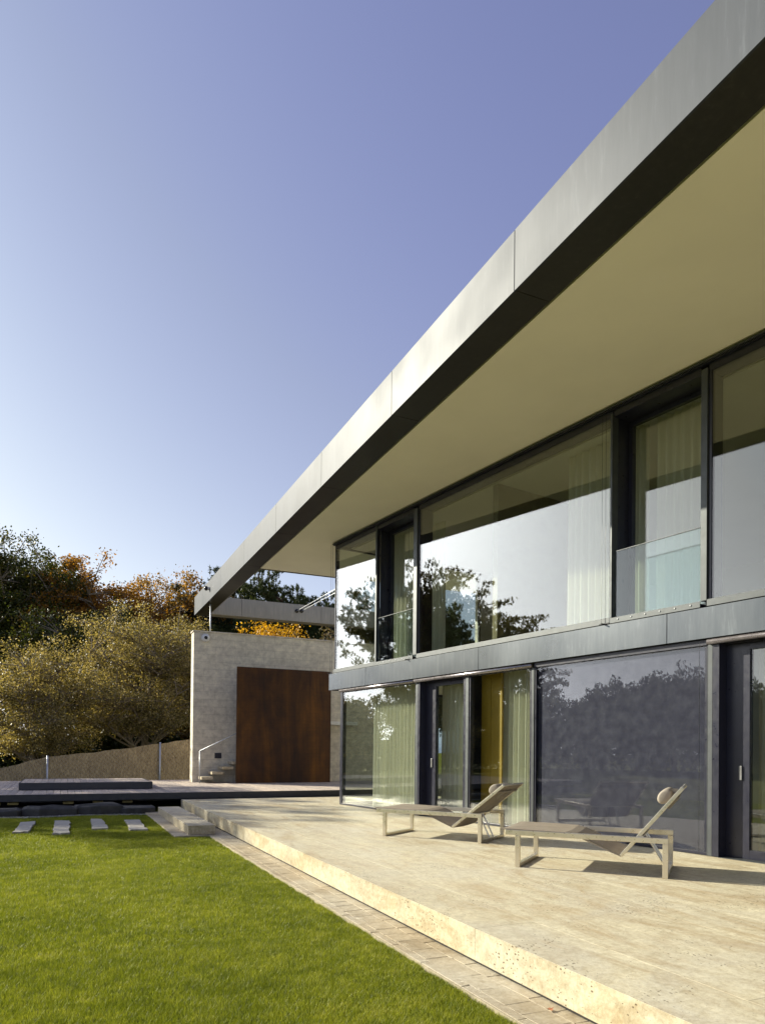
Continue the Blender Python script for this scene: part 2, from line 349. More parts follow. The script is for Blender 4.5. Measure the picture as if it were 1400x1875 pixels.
M = dict(
    glass_up=m_glass('coated upper window glass', .12), glass_blind=m_glass('solar control glass', .042, (.90,.92,.95)),
    trav=m_travertine(), trav_side=m_travertine('travertine step', (.62,.55,.40), (.44,.37,.25)),
    pave=m_travertine('worn paving stone', (.46,.39,.27), (.30,.24,.155), (1,1,1), .5),
    wall=m_limewall(), rust=m_rust(),
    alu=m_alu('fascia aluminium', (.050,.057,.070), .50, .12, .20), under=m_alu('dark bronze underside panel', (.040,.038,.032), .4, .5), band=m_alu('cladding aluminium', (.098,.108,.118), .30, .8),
    beam=m_alu('beam aluminium', (.24,.225,.20), .5, .3),
    dark=m_simple('dark window frame paint', (.018,.019,.034), .32), darkdeck=m_simple('charcoal painted edge board', (.035,.036,.042), .5),
    light_strip=m_simple('grey anodised strip', (.075,.083,.088), .45, .4),
    soffit=m_simple('soffit render', (.90,.87,.73), .85, 0, .035, .9), plaster=m_simple('white plaster', (.78,.77,.72), .85, 0, .03, 1),
    ceil=m_simple('interior ceiling', (.72,.70,.62), .9, 0, .03, 1), floor=m_simple('dark oak floor', (.16,.13,.10), .4, 0, .2, 3),
    ochre=m_simple('ochre wall panel', (.42,.26,.03), .55, 0, .08, 3), blind=m_simple('dark roller blind fabric', (.043,.041,.057), .85, 0, .03, 4),
    steel=m_simple('brushed stainless steel', (.80,.73,.58), .30, .95, .08, 10), galv=m_simple('galvanised steel', (.52,.54,.56), .45, .6),
    sling=m_weave('taupe sling fabric', (.40,.34,.265), .16), pillow=m_weave('taupe headrest fabric', (.40,.355,.29)),
    wood=m_wood(), glass=m_glass('window glass'), rail_glass=m_glass('balustrade glass', .05, (.90,.96,.95)),
    curtain=m_curtain(), ground=m_ground(), grass=m_grass(), reed=m_reed(),
    stone=m_simple('grey boulder', (.06,.057,.052), .9, 0, .35, 5), slate=m_travertine('grey stepping stone', (.42,.40,.36), (.30,.285,.26), (1,1,1), .3),
    gravel=m_simple('pale gravel', (.40,.38,.33), .9, 0, .4, 40), white=m_simple('white plastic', (.75,.75,.73), .4), black=m_simple('black plastic', (.012,.012,.014), .25),
    cushion=m_simple('dark leather', (.03,.025,.02), .5), dry_leaf=m_simple('dry leaf', (.28,.10,.04), .7, 0, .3, 40),
    handle=m_simple('satin door handle', (.22,.22,.22), .4, .7),
    cane=m_simple('timber support pad', (.38,.30,.12), .8, 0, .3, 8),
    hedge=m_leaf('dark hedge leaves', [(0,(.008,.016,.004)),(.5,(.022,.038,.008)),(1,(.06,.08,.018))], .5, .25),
    olive=m_leaf('olive gold leaves', [(0,(.045,.043,.014)),(.3,(.14,.122,.042)),(.55,(.30,.25,.095)),(.8,(.42,.34,.17)),(1,(.54,.46,.31))], .5, .45, 1.6),
    orange=m_leaf('orange autumn leaves', [(0,(.09,.06,.014)),(.3,(.19,.10,.018)),(.6,(.33,.16,.022)),(.85,(.48,.24,.03)),(1,(.56,.37,.07))], .5, .5, .35),
    russet=m_leaf('russet autumn leaves', [(0,(.08,.06,.02)),(.35,(.19,.12,.035)),(.7,(.34,.19,.045)),(1,(.48,.30,.09))], .5, .5, .5),
    maple=m_leaf('dark green maple leaves', [(0,(.016,.024,.004)),(.45,(.045,.060,.008)),(.75,(.095,.095,.014)),(1,(.26,.14,.022))], .5, .35, .5),
    yellow=m_leaf('yellow autumn leaves', [(0,(.28,.15,.010)),(.5,(.60,.34,.012)),(1,(.80,.52,.05))], .5, .4, .6),
    shrub=m_leaf('grey green shrub leaves', [(0,(.05,.05,.018)),(.5,(.15,.125,.055)),(.8,(.26,.17,.10)),(1,(.34,.25,.14))], .5, .3, 1.2),
    needle_backlit=m_leaf('backlit pine needles', [(0,(.006,.009,.004)),(.5,(.014,.020,.007)),(.85,(.03,.036,.011)),(1,(.05,.05,.016))], .6, .1, .8),  # needle colour darkened to stand for crowns seen against the sun
    needle_sun=m_leaf('sunlit olive pine needles', [(0,(.05,.05,.016)),(.5,(.12,.11,.035)),(.85,(.24,.19,.07)),(1,(.34,.26,.12))], .5, .5, .8),  # needle colour brightened to carry the sun shining through the crown
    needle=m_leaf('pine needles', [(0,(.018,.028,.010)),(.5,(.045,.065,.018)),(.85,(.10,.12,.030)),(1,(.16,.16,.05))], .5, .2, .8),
    bark=m_bark('grey brown bark', (.13,.105,.075), (.34,.28,.21)), pbark=m_bark('pine bark', (.05,.03,.02), (.16,.09,.055)),
)

# ------------------------------------------------------------------ ground, lawn, paving, terrace
g = MB(); g.v = [(-400,-300,0),(400,-300,0),(400,500,0),(-400,500,0)]; g.f = [(0,1,2,3)]
obj('ground', g, M['ground'], kind='structure')

g = MB(); L = 2.243; rows = [(2.515,3.0)] + [(3.0+.5*i, 3.5+.5*i) for i in range(12)]
for i,(a,b) in enumerate(rows):
    off = 4.07 if i == 0 else 4.07 + L*rnd.choice([.25,.4,.5,.66,.8])
    k = -5
    while True:
        y0 = off + k*L; y1 = min(y0+L, 17.06); k += 1
        if y0 > 17.0: break
        if y1 < -4: continue
        h = .223 + rnd.uniform(-.0003,.0003)
        g.box(a+.0006, b-.0006, y0+.0009, y1-.0009, .118 if i else .013, h)
obj('terrace', g, M['trav'], bevel=.0007, seg=1, kind='structure')
g = MB().box(2.525, 9.2, -6, 17.04, -.03, .115); obj('terrace_base', g, m_simple('shadow gap terrace base',(.02,.018,.015),.9), kind='structure')  # near-black front paints the shadow gap below the slab edge

g = MB()
y = -2.0
def cobrow(x0, x1, ln):
    y = -1.5 - rnd.random()*.1; hz = 0
    while y < 16.0:
        l = ln*rnd.uniform(.75,1.35); gp = rnd.uniform(.001,.004); y1 = min(y+l, 16.05)
        if not (x0 < 1.8 and y1 < 11.4):
            j = [rnd.uniform(-.006,.006) for _ in range(8)]
            g.prism([(x0+gp+j[0],y+gp+j[1]),(x1-gp+j[2],y+gp+j[3]),(x1-gp+j[4],y1-gp+j[5]),(x0+gp+j[6],y1-gp+j[7])], .002, .0335+rnd.uniform(-.0012,.0012))
        y = y1
cobrow(2.19, 2.365, .20); cobrow(2.365, 2.53, .21); cobrow(2.125, 2.19, .45)
g2 = g
obj('paving_strip', g, M['pave'], bevel=.003, kind='structure')
g = MB()
def strip2(x0,x1,ln):
    y = 11.45
    while y < 16.0:
        y1 = min(y+ln*rnd.uniform(.8,1.2),16.05); g.prism([(x0+.003,y+.003),(x1-.003,y+.003),(x1-.003,y1-.003),(x0+.003,y1-.003)],.002,.036+rnd.uniform(-.003,.003)); y=y1
strip2(1.60,1.86,.26); strip2(1.86,2.12,.3)
obj('path', g, M['pave'], bevel=.005, kind='structure')
g = MB().box(1.60, 2.62, -1.6, 16.05, .0005, .020); g = MB().box(2.12,2.62,-1.6,16.05,.001,.029).box(1.6,2.12,11.45,16.05,.001,.029)
obj('pavement', g, m_simple('paving mortar',(.36,.31,.215),.95,0,.25,30), kind='structure')

# stone step beside the terrace
g = MB()
for a,b in ((11.55,13.52),(13.525,15.5)): g.box(1.822, 2.243, a, b, .037, .187)
e = obj('stone_step', g, M['trav_side'], at=(2.03,13.5,.037), bevel=.004, label='long low limestone step lying between the lawn and the terrace edge', cat='step')

# stepping stones in the lawn
SS = [([(-.72,12.78),(-.496,12.86),(-.448,14.6),(-.695,14.5)],'leftmost stepping stone in the shaded lawn, leaning outward'),
      ([(-.137,12.41),(.101,12.41),(.134,14.52),(-.136,14.6)],'second stepping stone from the left in the lawn, the longest of the four'),
      ([(.459,12.95),(.717,12.95),(.683,14.67),(.481,14.74)],'third stepping stone from the left in the shaded lawn'),
      ([(1.03,12.57),(1.30,12.57),(1.341,14.33),(1.082,14.31)],'stepping stone in the lawn nearest to the stone step')]
for q,lab in SS:
    pts = []
    for i in range(4):
        a, b = q[i], q[(i+1)%4]; n_ = 10 if i%2 else 4
        for k in range(n_):
            u = k/n_; pts.append((a[0]+(b[0]-a[0])*u+rnd.uniform(-.018,.018), a[1]+(b[1]-a[1])*u+rnd.uniform(-.03,.03)))
    cx = sum(p[0] for p in pts)/len(pts); cyy = sum(p[1] for p in pts)/len(pts)
    obj('stepping_stone', MB().prism(pts, .002, .046), M['slate'], at=(cx,cyy,.002), bevel=.006, label=lab, cat='stepping stone', group='stepping stones in the lawn')

# ------------------------------------------------------------------ grass
def grass():
    rg = np.random.default_rng(3); out = []
    def area(x0,x1,y0,y1,dens,h,w):
        n = int((x1-x0)*(y1-y0)*dens); x = rg.uniform(x0,x1,n); y = rg.uniform(y0,y1,n)
        edge = 2.125 + .018*np.sin(y*9)+.014*np.sin(y*23+1)+rg.normal(0,.010,n)
        keep = (x < edge) & ~((y > 11.43+.02*np.sin(x*20)) & (x > 1.605 + .02*np.sin(y*11)+rg.normal(0,.01,n)))
        keep &= y < 15.75 + .12*np.sin(x*3)
        for q,_ in SS:
            xs = [p[0] for p in q]; ys = [p[1] for p in q]
            u = (y-min(ys))/(max(ys)-min(ys)); xl = q[0][0]+(q[3][0]-q[0][0])*u; xr = q[1][0]+(q[2][0]-q[1][0])*u
            keep &= ~((y>min(ys)+.0)&(y<max(ys)-.0)&(x>xl+.0)&(x<xr-.0))
        x, y = x[keep], y[keep]; n = len(x)
        cl = .75 + .35*np.sin(x*5.1+np.sin(y*3.3)*2)*np.sin(y*4.3+x*2.1)
        hh = h*(.55+.6*rg.random(n))*(.85+.3*cl); a = rg.uniform(0,2*np.pi,n); la = rg.uniform(0,2*np.pi,n); le = hh*rg.uniform(.15,1.0,n)
        ww = w*(.7+.6*rg.random(n)); dx, dy = np.cos(a)*ww/2, np.sin(a)*ww/2
        V = np.zeros((n,3,3)); V[:,0] = np.stack([x-dx,y-dy,np.zeros(n)],1); V[:,1] = np.stack([x+dx,y+dy,np.zeros(n)],1)
        V[:,2] = np.stack([x+np.cos(la)*le,y+np.sin(la)*le,hh],1); out.append(V)
    area(-.9,2.16,2.4,5.2,42000,.030,.0034)
    area(-1.3,2.16,5.2,9,24000,.030,.0045)
    area(-2.0,2.16,9,15.9,13000,.031,.006)
    area(-3.2,-.9,2.4,5.6,5000,.036,.007); area(-4,-1.3,5.6,9,4500,.036,.007); area(-6,-2,9,15.9,3000,.036,.009)
    area(0.2,2.16,0,2.4,8000,.036,.006)
    V = np.concatenate(out); o = npmesh('grass', V, 3, M['grass']); tag(o, 'short sunlit green lawn grass beside the stone terrace', 'grass', kind='stuff')
grass()

# fallen leaves and crumbs on the paving
def leaf(x,y,z,s,label):
    m_ = MB(); a0 = rnd.uniform(0,6.28); pts=[]
    for k in range(15):
        t = 2*math.pi*k/15; r = s*(.55+.45*abs(math.sin(t*2.5)))
        pts.append((x+math.cos(t+a0)*r, y+math.sin(t+a0)*r*.8, z+.004+.35*r*abs(math.cos(t))))
    b = len(m_.v); m_.v += pts + [(x,y,z+.002)]
    for k in range(15): m_.f.append((k,(k+1)%15,15))
    o = obj('fallen_leaf', m_, M['dry_leaf'], at=(x,y,z), label=label, cat='leaf')
leaf(2.36,3.07,.038,.026,'crumpled red brown leaf lying on the paving strip near the terrace edge')

# the lawn and paving lie a little lower than the slab undersides: drop and spread them from the survey origin
KG, DZ = 1.0275, -.0375
for o in list(col.objects):
    nm = o.name.split('.')[0]
    if nm in ('ground','paving_strip','path','pavement','stone_step','stepping_stone','fallen_leaf','grass'):
        o.location = (o.location.x*KG, o.location.y*KG, o.location.z+DZ); o.scale = (KG,KG,1)

# ------------------------------------------------------------------ timber deck
deck = empty('timber_deck', (2.5,17.2,.1), 'weathered grey timber deck raised on a charcoal edge board behind the terrace', 'deck')
g = MB(); x = -8.0; pitchb = .15
while x < 13:
    # boards come in two or three lengths with tight butt joints
    ys = [17.2] + sorted(rnd.uniform(18.5,23.5) for _ in range(1)) + [24.3]
    for a,b in zip(ys[:-1], ys[1:]): g.box(x+.004, x+pitchb-.004, a+.002, b-.002, .353, .378+rnd.uniform(-.001,.001))
    x += pitchb
obj('boards', g, M['wood'], deck, bevel=.002, seg=1)
g = MB().box(-8, 13, 17.165, 17.197, .232, .3795); g.box(-8,13,24.30,24.33,.2,.375)
obj('edge_board', g, M['darkdeck'], deck, bevel=.002)
g = MB()
for i in range(18): xx = -7.9+i*1.2; g.box(xx, xx+.06, 17.3, 24.2, .235, .35)
for yy in (17.9,19.9,21.9,23.9): g.box(-8,13,yy,yy+.08,.15,.232)
obj('joists', g, M['darkdeck'], deck)
for sx in (-1.45,-1.1,.0,.62,1.25): obj('support_pad', MB().box(sx, sx+.22, 17.35, 17.6, .15, .20), M['cane'], deck)
# raised platform
pf = empty('deck_platform', (.56,20,.379), 'low raised timber platform with charcoal sides standing on the deck', 'platform')
g = MB(); x = -.95
while x < 2.03:
    g.box(x+.004, min(x+pitchb,2.06)-.004, 18.93, 21.3, .53, .557+rnd.uniform(-.001,.001)); x += pitchb
obj('boards', g, M['wood'], pf, bevel=.002, seg=1)
g = MB().box(-.962,2.078,18.895,18.925,.392,.5585).box(-.962,2.078,21.305,21.335,.392,.5585).box(-.962,-.93,18.926,21.304,.392,.5585).box(2.046,2.078,18.926,21.304,.392,.5585)
g.box(-.9,2.0,18.95,21.25,.38,.50)
obj('side_boards', g, M['darkdeck'], pf, bevel=.002)
# soil bank and boulders under the deck
def rock(cx,cy_,sx,sy,sz,seed):
    r_ = random.Random(seed); m_ = MB(); n_ = 9; pts = []
    for k in range(n_):
        a = 2*math.pi*k/n_+r_.uniform(-.2,.2); q = max(abs(math.cos(a)),abs(math.sin(a)))
        pts.append((cx+math.cos(a)/q*sx*r_.uniform(.85,1.02), cy_+math.sin(a)/q*sy*r_.uniform(.8,1)))
    m_.v += [(x,y,-.06) for x,y in pts]+[(x,y,sz*r_.uniform(.6,.9)) for x,y in pts]+[(cx+(x-cx)*.8,cy_+(y-cy_)*.75,sz*r_.uniform(.9,1.15)) for x,y in pts]
    for L_ in (0,1):
        for k in range(n_): j=(k+1)%n_; m_.f.append((L_*n_+k,L_*n_+j,(L_+1)*n_+j,(L_+1)*n_+k))
    m_.f.append(tuple(2*n_+k for k in range(n_))); return m_
labs = ['flat grey boulder below the left end of the deck','long low grey boulder under the deck left of the platform middle','broad grey boulder under the deck in line with the third stepping stone','grey boulder below the deck closest to the stone step']
for i,(a,sx) in enumerate(((-1.35,.62),(-.25,.60),(.72,.5),(1.48,.42))):
    obj('boulder', rock(a,16.65,sx,.36,.13+.03*(i%3),20+i), M['stone'], at=(a,16.65,0), bevel=.02, label=labs[i], cat='boulder', group='boulders under the deck edge')
obj('terrain', MB().box(-8,1.9,17.0,24,-.05,.09), m_simple('dark soil',(.035,.028,.02),.95,0,.3,10), kind='structure')
rg = np.random.default_rng(9); n = 5000
cx_ = rg.uniform(-3,1.75,n); cy2 = 16.2+rg.normal(0,.07,n)+.1*np.sin(cx_*3); s_ = rg.uniform(.008,.02,n)
V = np.zeros((n,4,3)); an = rg.uniform(0,6.28,n)
for k in range(4):
    V[:,k,0] = cx_+np.cos(an+k*1.57)*s_; V[:,k,1] = cy2+np.sin(an+k*1.57)*s_; V[:,k,2] = -.03+rg.uniform(0,.025,n)
tag(npmesh('gravel', V, 4, M['gravel']), 'thin line of pale gravel between the lawn and the boulders', 'gravel', kind='stuff')

# ------------------------------------------------------------------ garden wall, steel sheet, stair
wl = empty('stone_wall', (6,22.6,.37), 'tall free standing limestone clad wall at the far end of the deck', 'wall')
obj('wall', MB().box(3.63,11.0,22.4,22.86,.1,5.04), M['wall'], wl, bevel=.004)
obj('coping', MB().box(3.60,11.0,22.37,22.89,5.043,5.085), M['wall'], wl, bevel=.004)
v_ = obj('vent', MB().box(4.31,4.517,22.385,22.399,1.117,1.287), M['blind'], wl)
g = MB()
for k in range(5): g.box(4.33+k*.036, 4.345+k*.036, 22.375,22.384,1.13,1.275)
obj('louvre', g, M['darkdeck'], v_)
obj('ledge', MB().box(7.9,9,22.1,22.395,2.25,2.36), M['plaster'], wl, bevel=.004)
st = empty('steel_screen', (6.3,21.5,.38), 'large rust brown weathering steel sheet standing in front of the stone wall', 'screen')
obj('sheet', MB().box(4.805,7.82,21.5,21.516,.379,3.93), M['rust'], st)
obj('edge_fold', MB().box(4.787,4.8045,21.5,21.56,.379,3.93), M['rust'], st)
for xx in (5.2,7.4):
    for zz in (.7,3.5): obj('support_arm', MB().box(xx,xx+.06,21.52,22.398,zz,zz+.06), M['galv'], st)
sw = empty('floating_stair', (4.5,22,.38), 'short flight of floating stone treads fixed to the stone wall behind the rusty sheet', 'stair')
for i in range(6):
    a = 3.79+.31*i; z = .483+.155*i
    obj('tread', MB().box(a,a+.34,21.68,22.398,z,z+.082), M['plaster'] if False else M['trav_side'], sw, bevel=.003)
hr = empty('handrail', (3.75,21.6,.38), 'thin steel handrail rising beside the floating stair', 'handrail')
obj('post', MB().tube([(3.72,21.62,.379),(3.72,21.62,1.345)],.017,8), M['galv'], hr, smooth=True)
obj('rail', MB().tube([(3.72,21.62,1.345),(5.2,21.62,2.085)],.017,8), M['galv'], hr, smooth=True)
sc_ = empty('security_camera', (3.98,22.4,4.86), 'small round white security camera on the upper corner of the stone wall', 'camera')
obj('housing', MB().lathe((3.98,22.399,4.862),(0,-1,0),[(.115,0),(.125,.02),(.125,.07),(.10,.10),(.055,.115)],20), M['white'], sc_, smooth=True)
obj('lens', MB().lathe((3.98,22.285,4.862),(0,-1,0),[(.055,0),(.05,.02),(.028,.04),(.006,.046)],16), M['black'], sc_, smooth=True)
so_ = empty('spotlight', (4.0,22.14,6.36), 'tiny spotlight fixed to the far end of the roof fascia', 'spotlight')
obj('bracket', MB().tube([(4.034,22.14,6.36),(3.97,22.14,6.36)],.05,12), M['white'], so_)
obj('lens', MB().lathe((3.97,22.14,6.36),(-1,0,0),[(.07,0),(.075,.04),(.05,.08),(.01,.09)],12), M['black'], so_, smooth=True)

# ------------------------------------------------------------------ reed fence
fe = empty('reed_fence', (0,27,-.5), 'sloping wire mesh fence backed with brown reed matting behind the deck', 'fence')
fpts = [(-14,.0),(-9,.12),(-4.2,.42),(-1.94,.72),(-.5,1.09),(1.3,1.33),(3.21,1.6),(4.22,1.77),(6.9,2.15),(10,2.5)]
def ftop(x):
    for (a,za),(b,zb) in zip(fpts[:-1],fpts[1:]):
        if a <= x <= b: return za+(zb-za)*(x-a)/(b-a)
g = MB(); N = 240
for i in range(N+1):
    x = -14+24*i/N; z = ftop(x)+.012*math.sin(x*5.1)+.008*rnd.uniform(-1,1)-.03*abs(math.sin((x+.5)*math.pi/3.71))
    for y in (27.0,27.03): g.v += [(x,y+.02*math.sin(x*2),-.6),(x,y+.02*math.sin(x*2),z)]
for i in range(N):
    a = i*4; b = a+4
    g.f += [(a,b,b+1,a+1),(a+2,a+3,b+3,b+2),(a+1,b+1,b+3,a+3)]
obj('reed_panel', g, M['reed'], fe)
for x in (-11.6,-7.9,-4.2,-.5,3.21,6.92):
    obj('post', MB().tube([(x,26.93,-.6),(x,26.93,ftop(x)+.04)],.032,10), M['galv'], fe, smooth=True)

# ------------------------------------------------------------------ house
house = empty('house', (9,8,0), 'modern two storey house with a glazed front and a wide metal edged flat roof', 'house')
HZ = 6.0
# roof: soffit slab, fascia beam with clad panels, return beam
roof = obj('roof', MB().prism([(4.50,-9),(20,-9),(20,17.75),(4.50,17.70)], HZ+.012, 6.5), M['soffit'], house)
core = MB().box(4.06,4.47,-9,24.83,HZ+.03,6.58); obj('fascia_core', core, M['darkdeck'], roof)
seams = [5.89+2.905*k for k in range(-5,7)]
ys = [-9]+[s for s in seams if -9 < s < 24.4]+[24.86]
for a,b in zip(ys[:-1],ys[1:]):
    obj('fascia_panel', MB().box(4.035,4.058,a+.005,b-.005,HZ,6.612).box(4.0583,4.13,a+.005,b-.005,6.589,6.6118), M['alu'], roof, bevel=.002)
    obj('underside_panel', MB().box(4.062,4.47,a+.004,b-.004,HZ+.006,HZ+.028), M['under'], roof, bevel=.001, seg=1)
obj('inner_fascia_panel', MB().box(4.472,4.492,17.76,24.34,HZ,6.612), M['beam'], roof)
obj('end_panel', MB().box(4.06,12.0,24.84,24.86,HZ,6.612), M['alu'], roof)
xs = [4.494,5.55,8.45,12.0]
for a,b in zip(xs[:-1],xs[1:]):
    obj('beam_panel', MB().box(a+.005,b-.005,24.346,24.366,HZ,6.612), M['beam'], roof, bevel=.002)
obj('beam_underside', MB().box(4.50,12.0,24.37,24.835,HZ+.006,HZ+.03).box(4.5,12,24.37,24.83,HZ+.031,6.60), M['beam'], roof)
obj('roof_edge_trim', MB().box(4.495,7.4,17.752,17.775,HZ,6.5), M['beam'], roof)
obj('beam_post', MB().tube([(3.87+.3,22.62,5.085),(3.87+.3,22.62,5.3),(4.17,22.62,HZ+.02)],.021,10), M['galv'], house, smooth=True)
for (a,b) in (((7.524,24.34,6.366),(7.02,17.72,6.0)),((7.707,24.34,6.383),(7.2,17.72,6.0))):
    c_ = obj('tie_rod', MB().tube([a,b],.011,6), M['galv'], house, smooth=True)
    obj('anchor', MB().lathe((a[0],24.345,a[2]),(0,-1,0),[(.07,0),(.07,.03),(.04,.07),(.02,.08)],12), M['black'], c_, smooth=True)

# floor band between the storeys
BJ = [-6,-.58,2.60-5.2+4.4,5.353,8.832,12.338,13.87]
BJ = [-6,-1.62,1.87,5.353,8.832,12.338,13.87]
bandp = obj('floor_band', MB().fbox(-6,13.86,-.05,.32,2.745,3.088), M['dark'], house)
for a,b in zip(BJ[:-1],BJ[1:]):
    obj('cladding_panel', MB().fbox(a+.004,b-.004,-.08,-.052,2.734,3.094), M['band'], bandp, bevel=.002)
obj('end_panel', MB().fbox(13.868,13.89,-.08,7,2.734,3.094), M['band'], bandp)

def frame(mb, v0,v1,w0,w1,z0,z1,t=.05,tb=None,tt=None):
    tb = tb or t; tt = tt or t
    mb.fbox(v0,v1,w0,w1,z0,z0+tb).fbox(v0,v1,w0,w1,z1-tt,z1).fbox(v0,v0+t,w0,w1,z0+tb,z1-tt).fbox(v1-t,v1,w0,w1,z0+tb,z1-tt); return mb
def fixed(v0,v1,z0,z1):
    w = obj('window', frame(MB(),v0,v1,.0,.09,z0,z1,.035,.075,.09), M['dark'], house, bevel=.002)
    obj('pane', MB().fbox(v0+.035,v1-.035,.012,.03,z0+.075,z1-.09), M['glass_up'], w)
    obj('sill', MB().fbox(v0,v1,-.03,-.002,z0-.01,z0+.07), M['light_strip'], w, bevel=.002)
    return w
def mullion(v, z0, z1, wd=.075):
    return obj('mullion', MB().fbox(v,v+wd,-.028,.1,z0,z1), M['light_strip'], house, bevel=.002)
# upper storey. recess = narrow opening with a set-back sash and a glass balustrade
UZ0, UZ1 = 3.125, 5.95
for a,b in ((12.085,13.8),(6.24,10.64),(.40,4.865),(-5.4,-.88)): fixed(a,b,UZ0,UZ1)
for a,b in ((10.76,12.085),(4.95,6.24),(-.88,.40)):
    d = .30
    rv = obj('reveal', MB().fbox(b-.02,b-.001,.092,.42,UZ0,UZ1).fbox(a+.001,a+.02,.092,.42,UZ0,UZ1).fbox(a+.02,b-.02,.0,.42,5.86,UZ1).fbox(a+.02,b-.02,-.02,.42,UZ0,UZ0+.04), M['dark'], house, bevel=.002)
    s = obj('sash', frame(MB(),a+.021,b-.021,d,d+.07,UZ0+.042,5.858,.06), M['dark'], house, bevel=.002)
    obj('pane', MB().fbox(a+.08,b-.08,d+.02,d+.035,UZ0+.10,5.80), M['glass_up'], s)
    bl = obj('balustrade', MB().fbox(a+.03,b-.06,.01,.026,UZ0+.045,4.062), M['rail_glass'], house)
    obj('balustrade_rail', MB().fbox(a+.03,b-.06,.006,.030,4.0625,4.069), M['light_strip'], bl)
    sl_ = obj('sill', MB().fbox(a,b,-.03,-.021,UZ0-.01,UZ0+.06), M['light_strip'], house)
    for k in range(6): obj('bolt', MB().lathe(fp(a+.12+k*(b-a-.24)/5,-.031,UZ0+.03),-FN,[(.011,0),(.011,.004),(.004,.008)],8), M['galv'], sl_)
for v in (12.083,): obj('mullion', MB().fbox(v-.035,v+.01,-.02,-.001,UZ0,UZ1), M['light_strip'], house)
mullion(10.645,UZ0+.061,UZ1-.05,.11); mullion(4.87,UZ0+.061,UZ1-.05,.078); mullion(6.225,UZ0+.061,UZ1-.05,.03); mullion(-.955,UZ0+.061,UZ1-.05,.07)
obj('head_track', MB().fbox(-6,13.83,-.035,.4,5.951,5.995), M['dark'], house)
obj('head_trim', MB().fbox(-6,13.84,-.06,-.0355,5.972,5.988), M['light_strip'], house)
# blind guide wires with little brackets
for (v,z0,z1) in ((13.80,3.1,5.97),(6.36,3.1,5.97),(6.30,3.1,5.97),(10.86,3.1,5.97),(7.74,.24,2.7),(4.93,.24,2.7),(7.70,.24,2.7),(13.88,3.1,5.97)):
    w_ = obj('guide_wire', MB().tube([fp(v,-.06,z0),fp(v,-.06,z1)],.0022,5), M['black'], house)
for v in (13.84,6.3,10.84,0.5):
    obj('wire_bracket', MB().bar(fp(v-.08,-.075,3.112),fp(v+.08,-.075,3.112),.016,.014).bar(fp(v,-.02,3.106),fp(v,-.14,3.106),.016,.014), M['black'], house)
# lower storey
LZ0, LZ1 = .228, 2.735
def lfixed(v0,v1):
    w = obj('window', frame(MB(),v0,v1,.0,.09,LZ0,LZ1,.03,.035,.075), M['dark'], house, bevel=.002)
    obj('pane', MB().fbox(v0+.03,v1-.03,.012,.03,LZ0+.035,LZ1-.075), M['glass_blind' if v0 == 4.87 else 'glass'], w); return w
for a,b in ((10.665,13.43),(7.71,9.15),(4.87,7.64),(.2,3.42),(-5,-1)): lfixed(a,b)
for a,b in ((9.30,10.52),(3.45,4.72)):
    rv = obj('reveal', MB().fbox(b-.001,b+.02,.02,.4,LZ0,LZ1).fbox(a-.02,a-.001,.02,.4,LZ0,LZ1).fbox(a,b,.08,.4,2.66,LZ1), M['dark'], house)
    s = MB().fbox(b-.28,b-.002,.13,.2,LZ0,2.658).fbox(a+.002,a+.07,.13,.2,LZ0,2.658).fbox(a+.07,b-.28,.13,.2,2.58,2.658).fbox(a+.07,b-.28,.13,.2,LZ0,LZ0+.10)
    sd = obj('sliding_door', s, M['dark'], house, bevel=.002)
    obj('pane', MB().fbox(a+.07,b-.28,.155,.17,LZ0+.10,2.58), M['glass'], sd)
    obj('handle', MB().fbox(b-.20,b-.165,.112,.129,1.11,1.27), M['handle'], sd, bevel=.003)
    obj('threshold', MB().fbox(a,b,-.02,.13,.2235,.2275), M['light_strip'], house)
for v,wd in ((10.60,.062),(9.155,.075),(7.645,.05),(4.80,.066)):
    obj('column_strip', MB().fbox(v,v+wd,-.012,.10,LZ0,LZ1-.07), M['light_strip'], house, bevel=.002)
obj('column', MB().fbox(9.235,9.30,.0,.12,LZ0,LZ1), M['dark'], house)
obj('column', MB().fbox(10.54,10.60,-.01,.12,LZ0,LZ1), M['dark'], house)
obj('column', MB().fbox(4.72,4.80,-.01,.12,LZ0,LZ1), M['dark'], house)
obj('column', MB().fbox(13.432,13.50,-.002,.10,LZ0,LZ1), M['dark'], house)
for a,b in ((7.66,10.66),(10.70,13.45),(1.9,4.84)):
    obj('blind_cassette', MB().tube([fp(a,-.045,2.695),fp(b,-.045,2.695)],.032,14), m_simple('satin grey tube',(.28,.26,.27),.28,.8), house, smooth=True)
obj('blind_cassette', MB().fbox(4.87,7.64,-.02,-.003,2.665,2.73), M['dark'], house)
obj('roller_blind', MB().fbox(4.90,7.61,.05,.056,LZ0+.03,2.66), M['blind'], house, label='dark grey blind drawn down behind the ground floor window')
# side glazing at the far end, both floors
def sidebox(mb, v0,v1,w0,w1,z0,z1): return mb.fbox(v0,v1,w0,w1,z0,z1)
for (v,z0,z1) in ((13.78,UZ0,UZ1),(13.43,LZ0,LZ1)):
    f_ = obj('side_window', MB().fbox(v,v+.05,.0915,4.2,z0,z0+.05).fbox(v,v+.05,.0915,4.2,z1-.05,z1).fbox(v,v+.05,4.15,4.2,z0+.05,z1-.05).fbox(v,v+.05,2.1,2.15,z0+.05,z1-.05), M['dark'], house)
    obj('pane', MB().fbox(v+.018,v+.03,.10,4.15,z0+.05,z1-.05), M['glass'], f_)
    obj('wall', MB().fbox(v,v+.2,4.2,9,z0-.3,z1), M['plaster'], house)
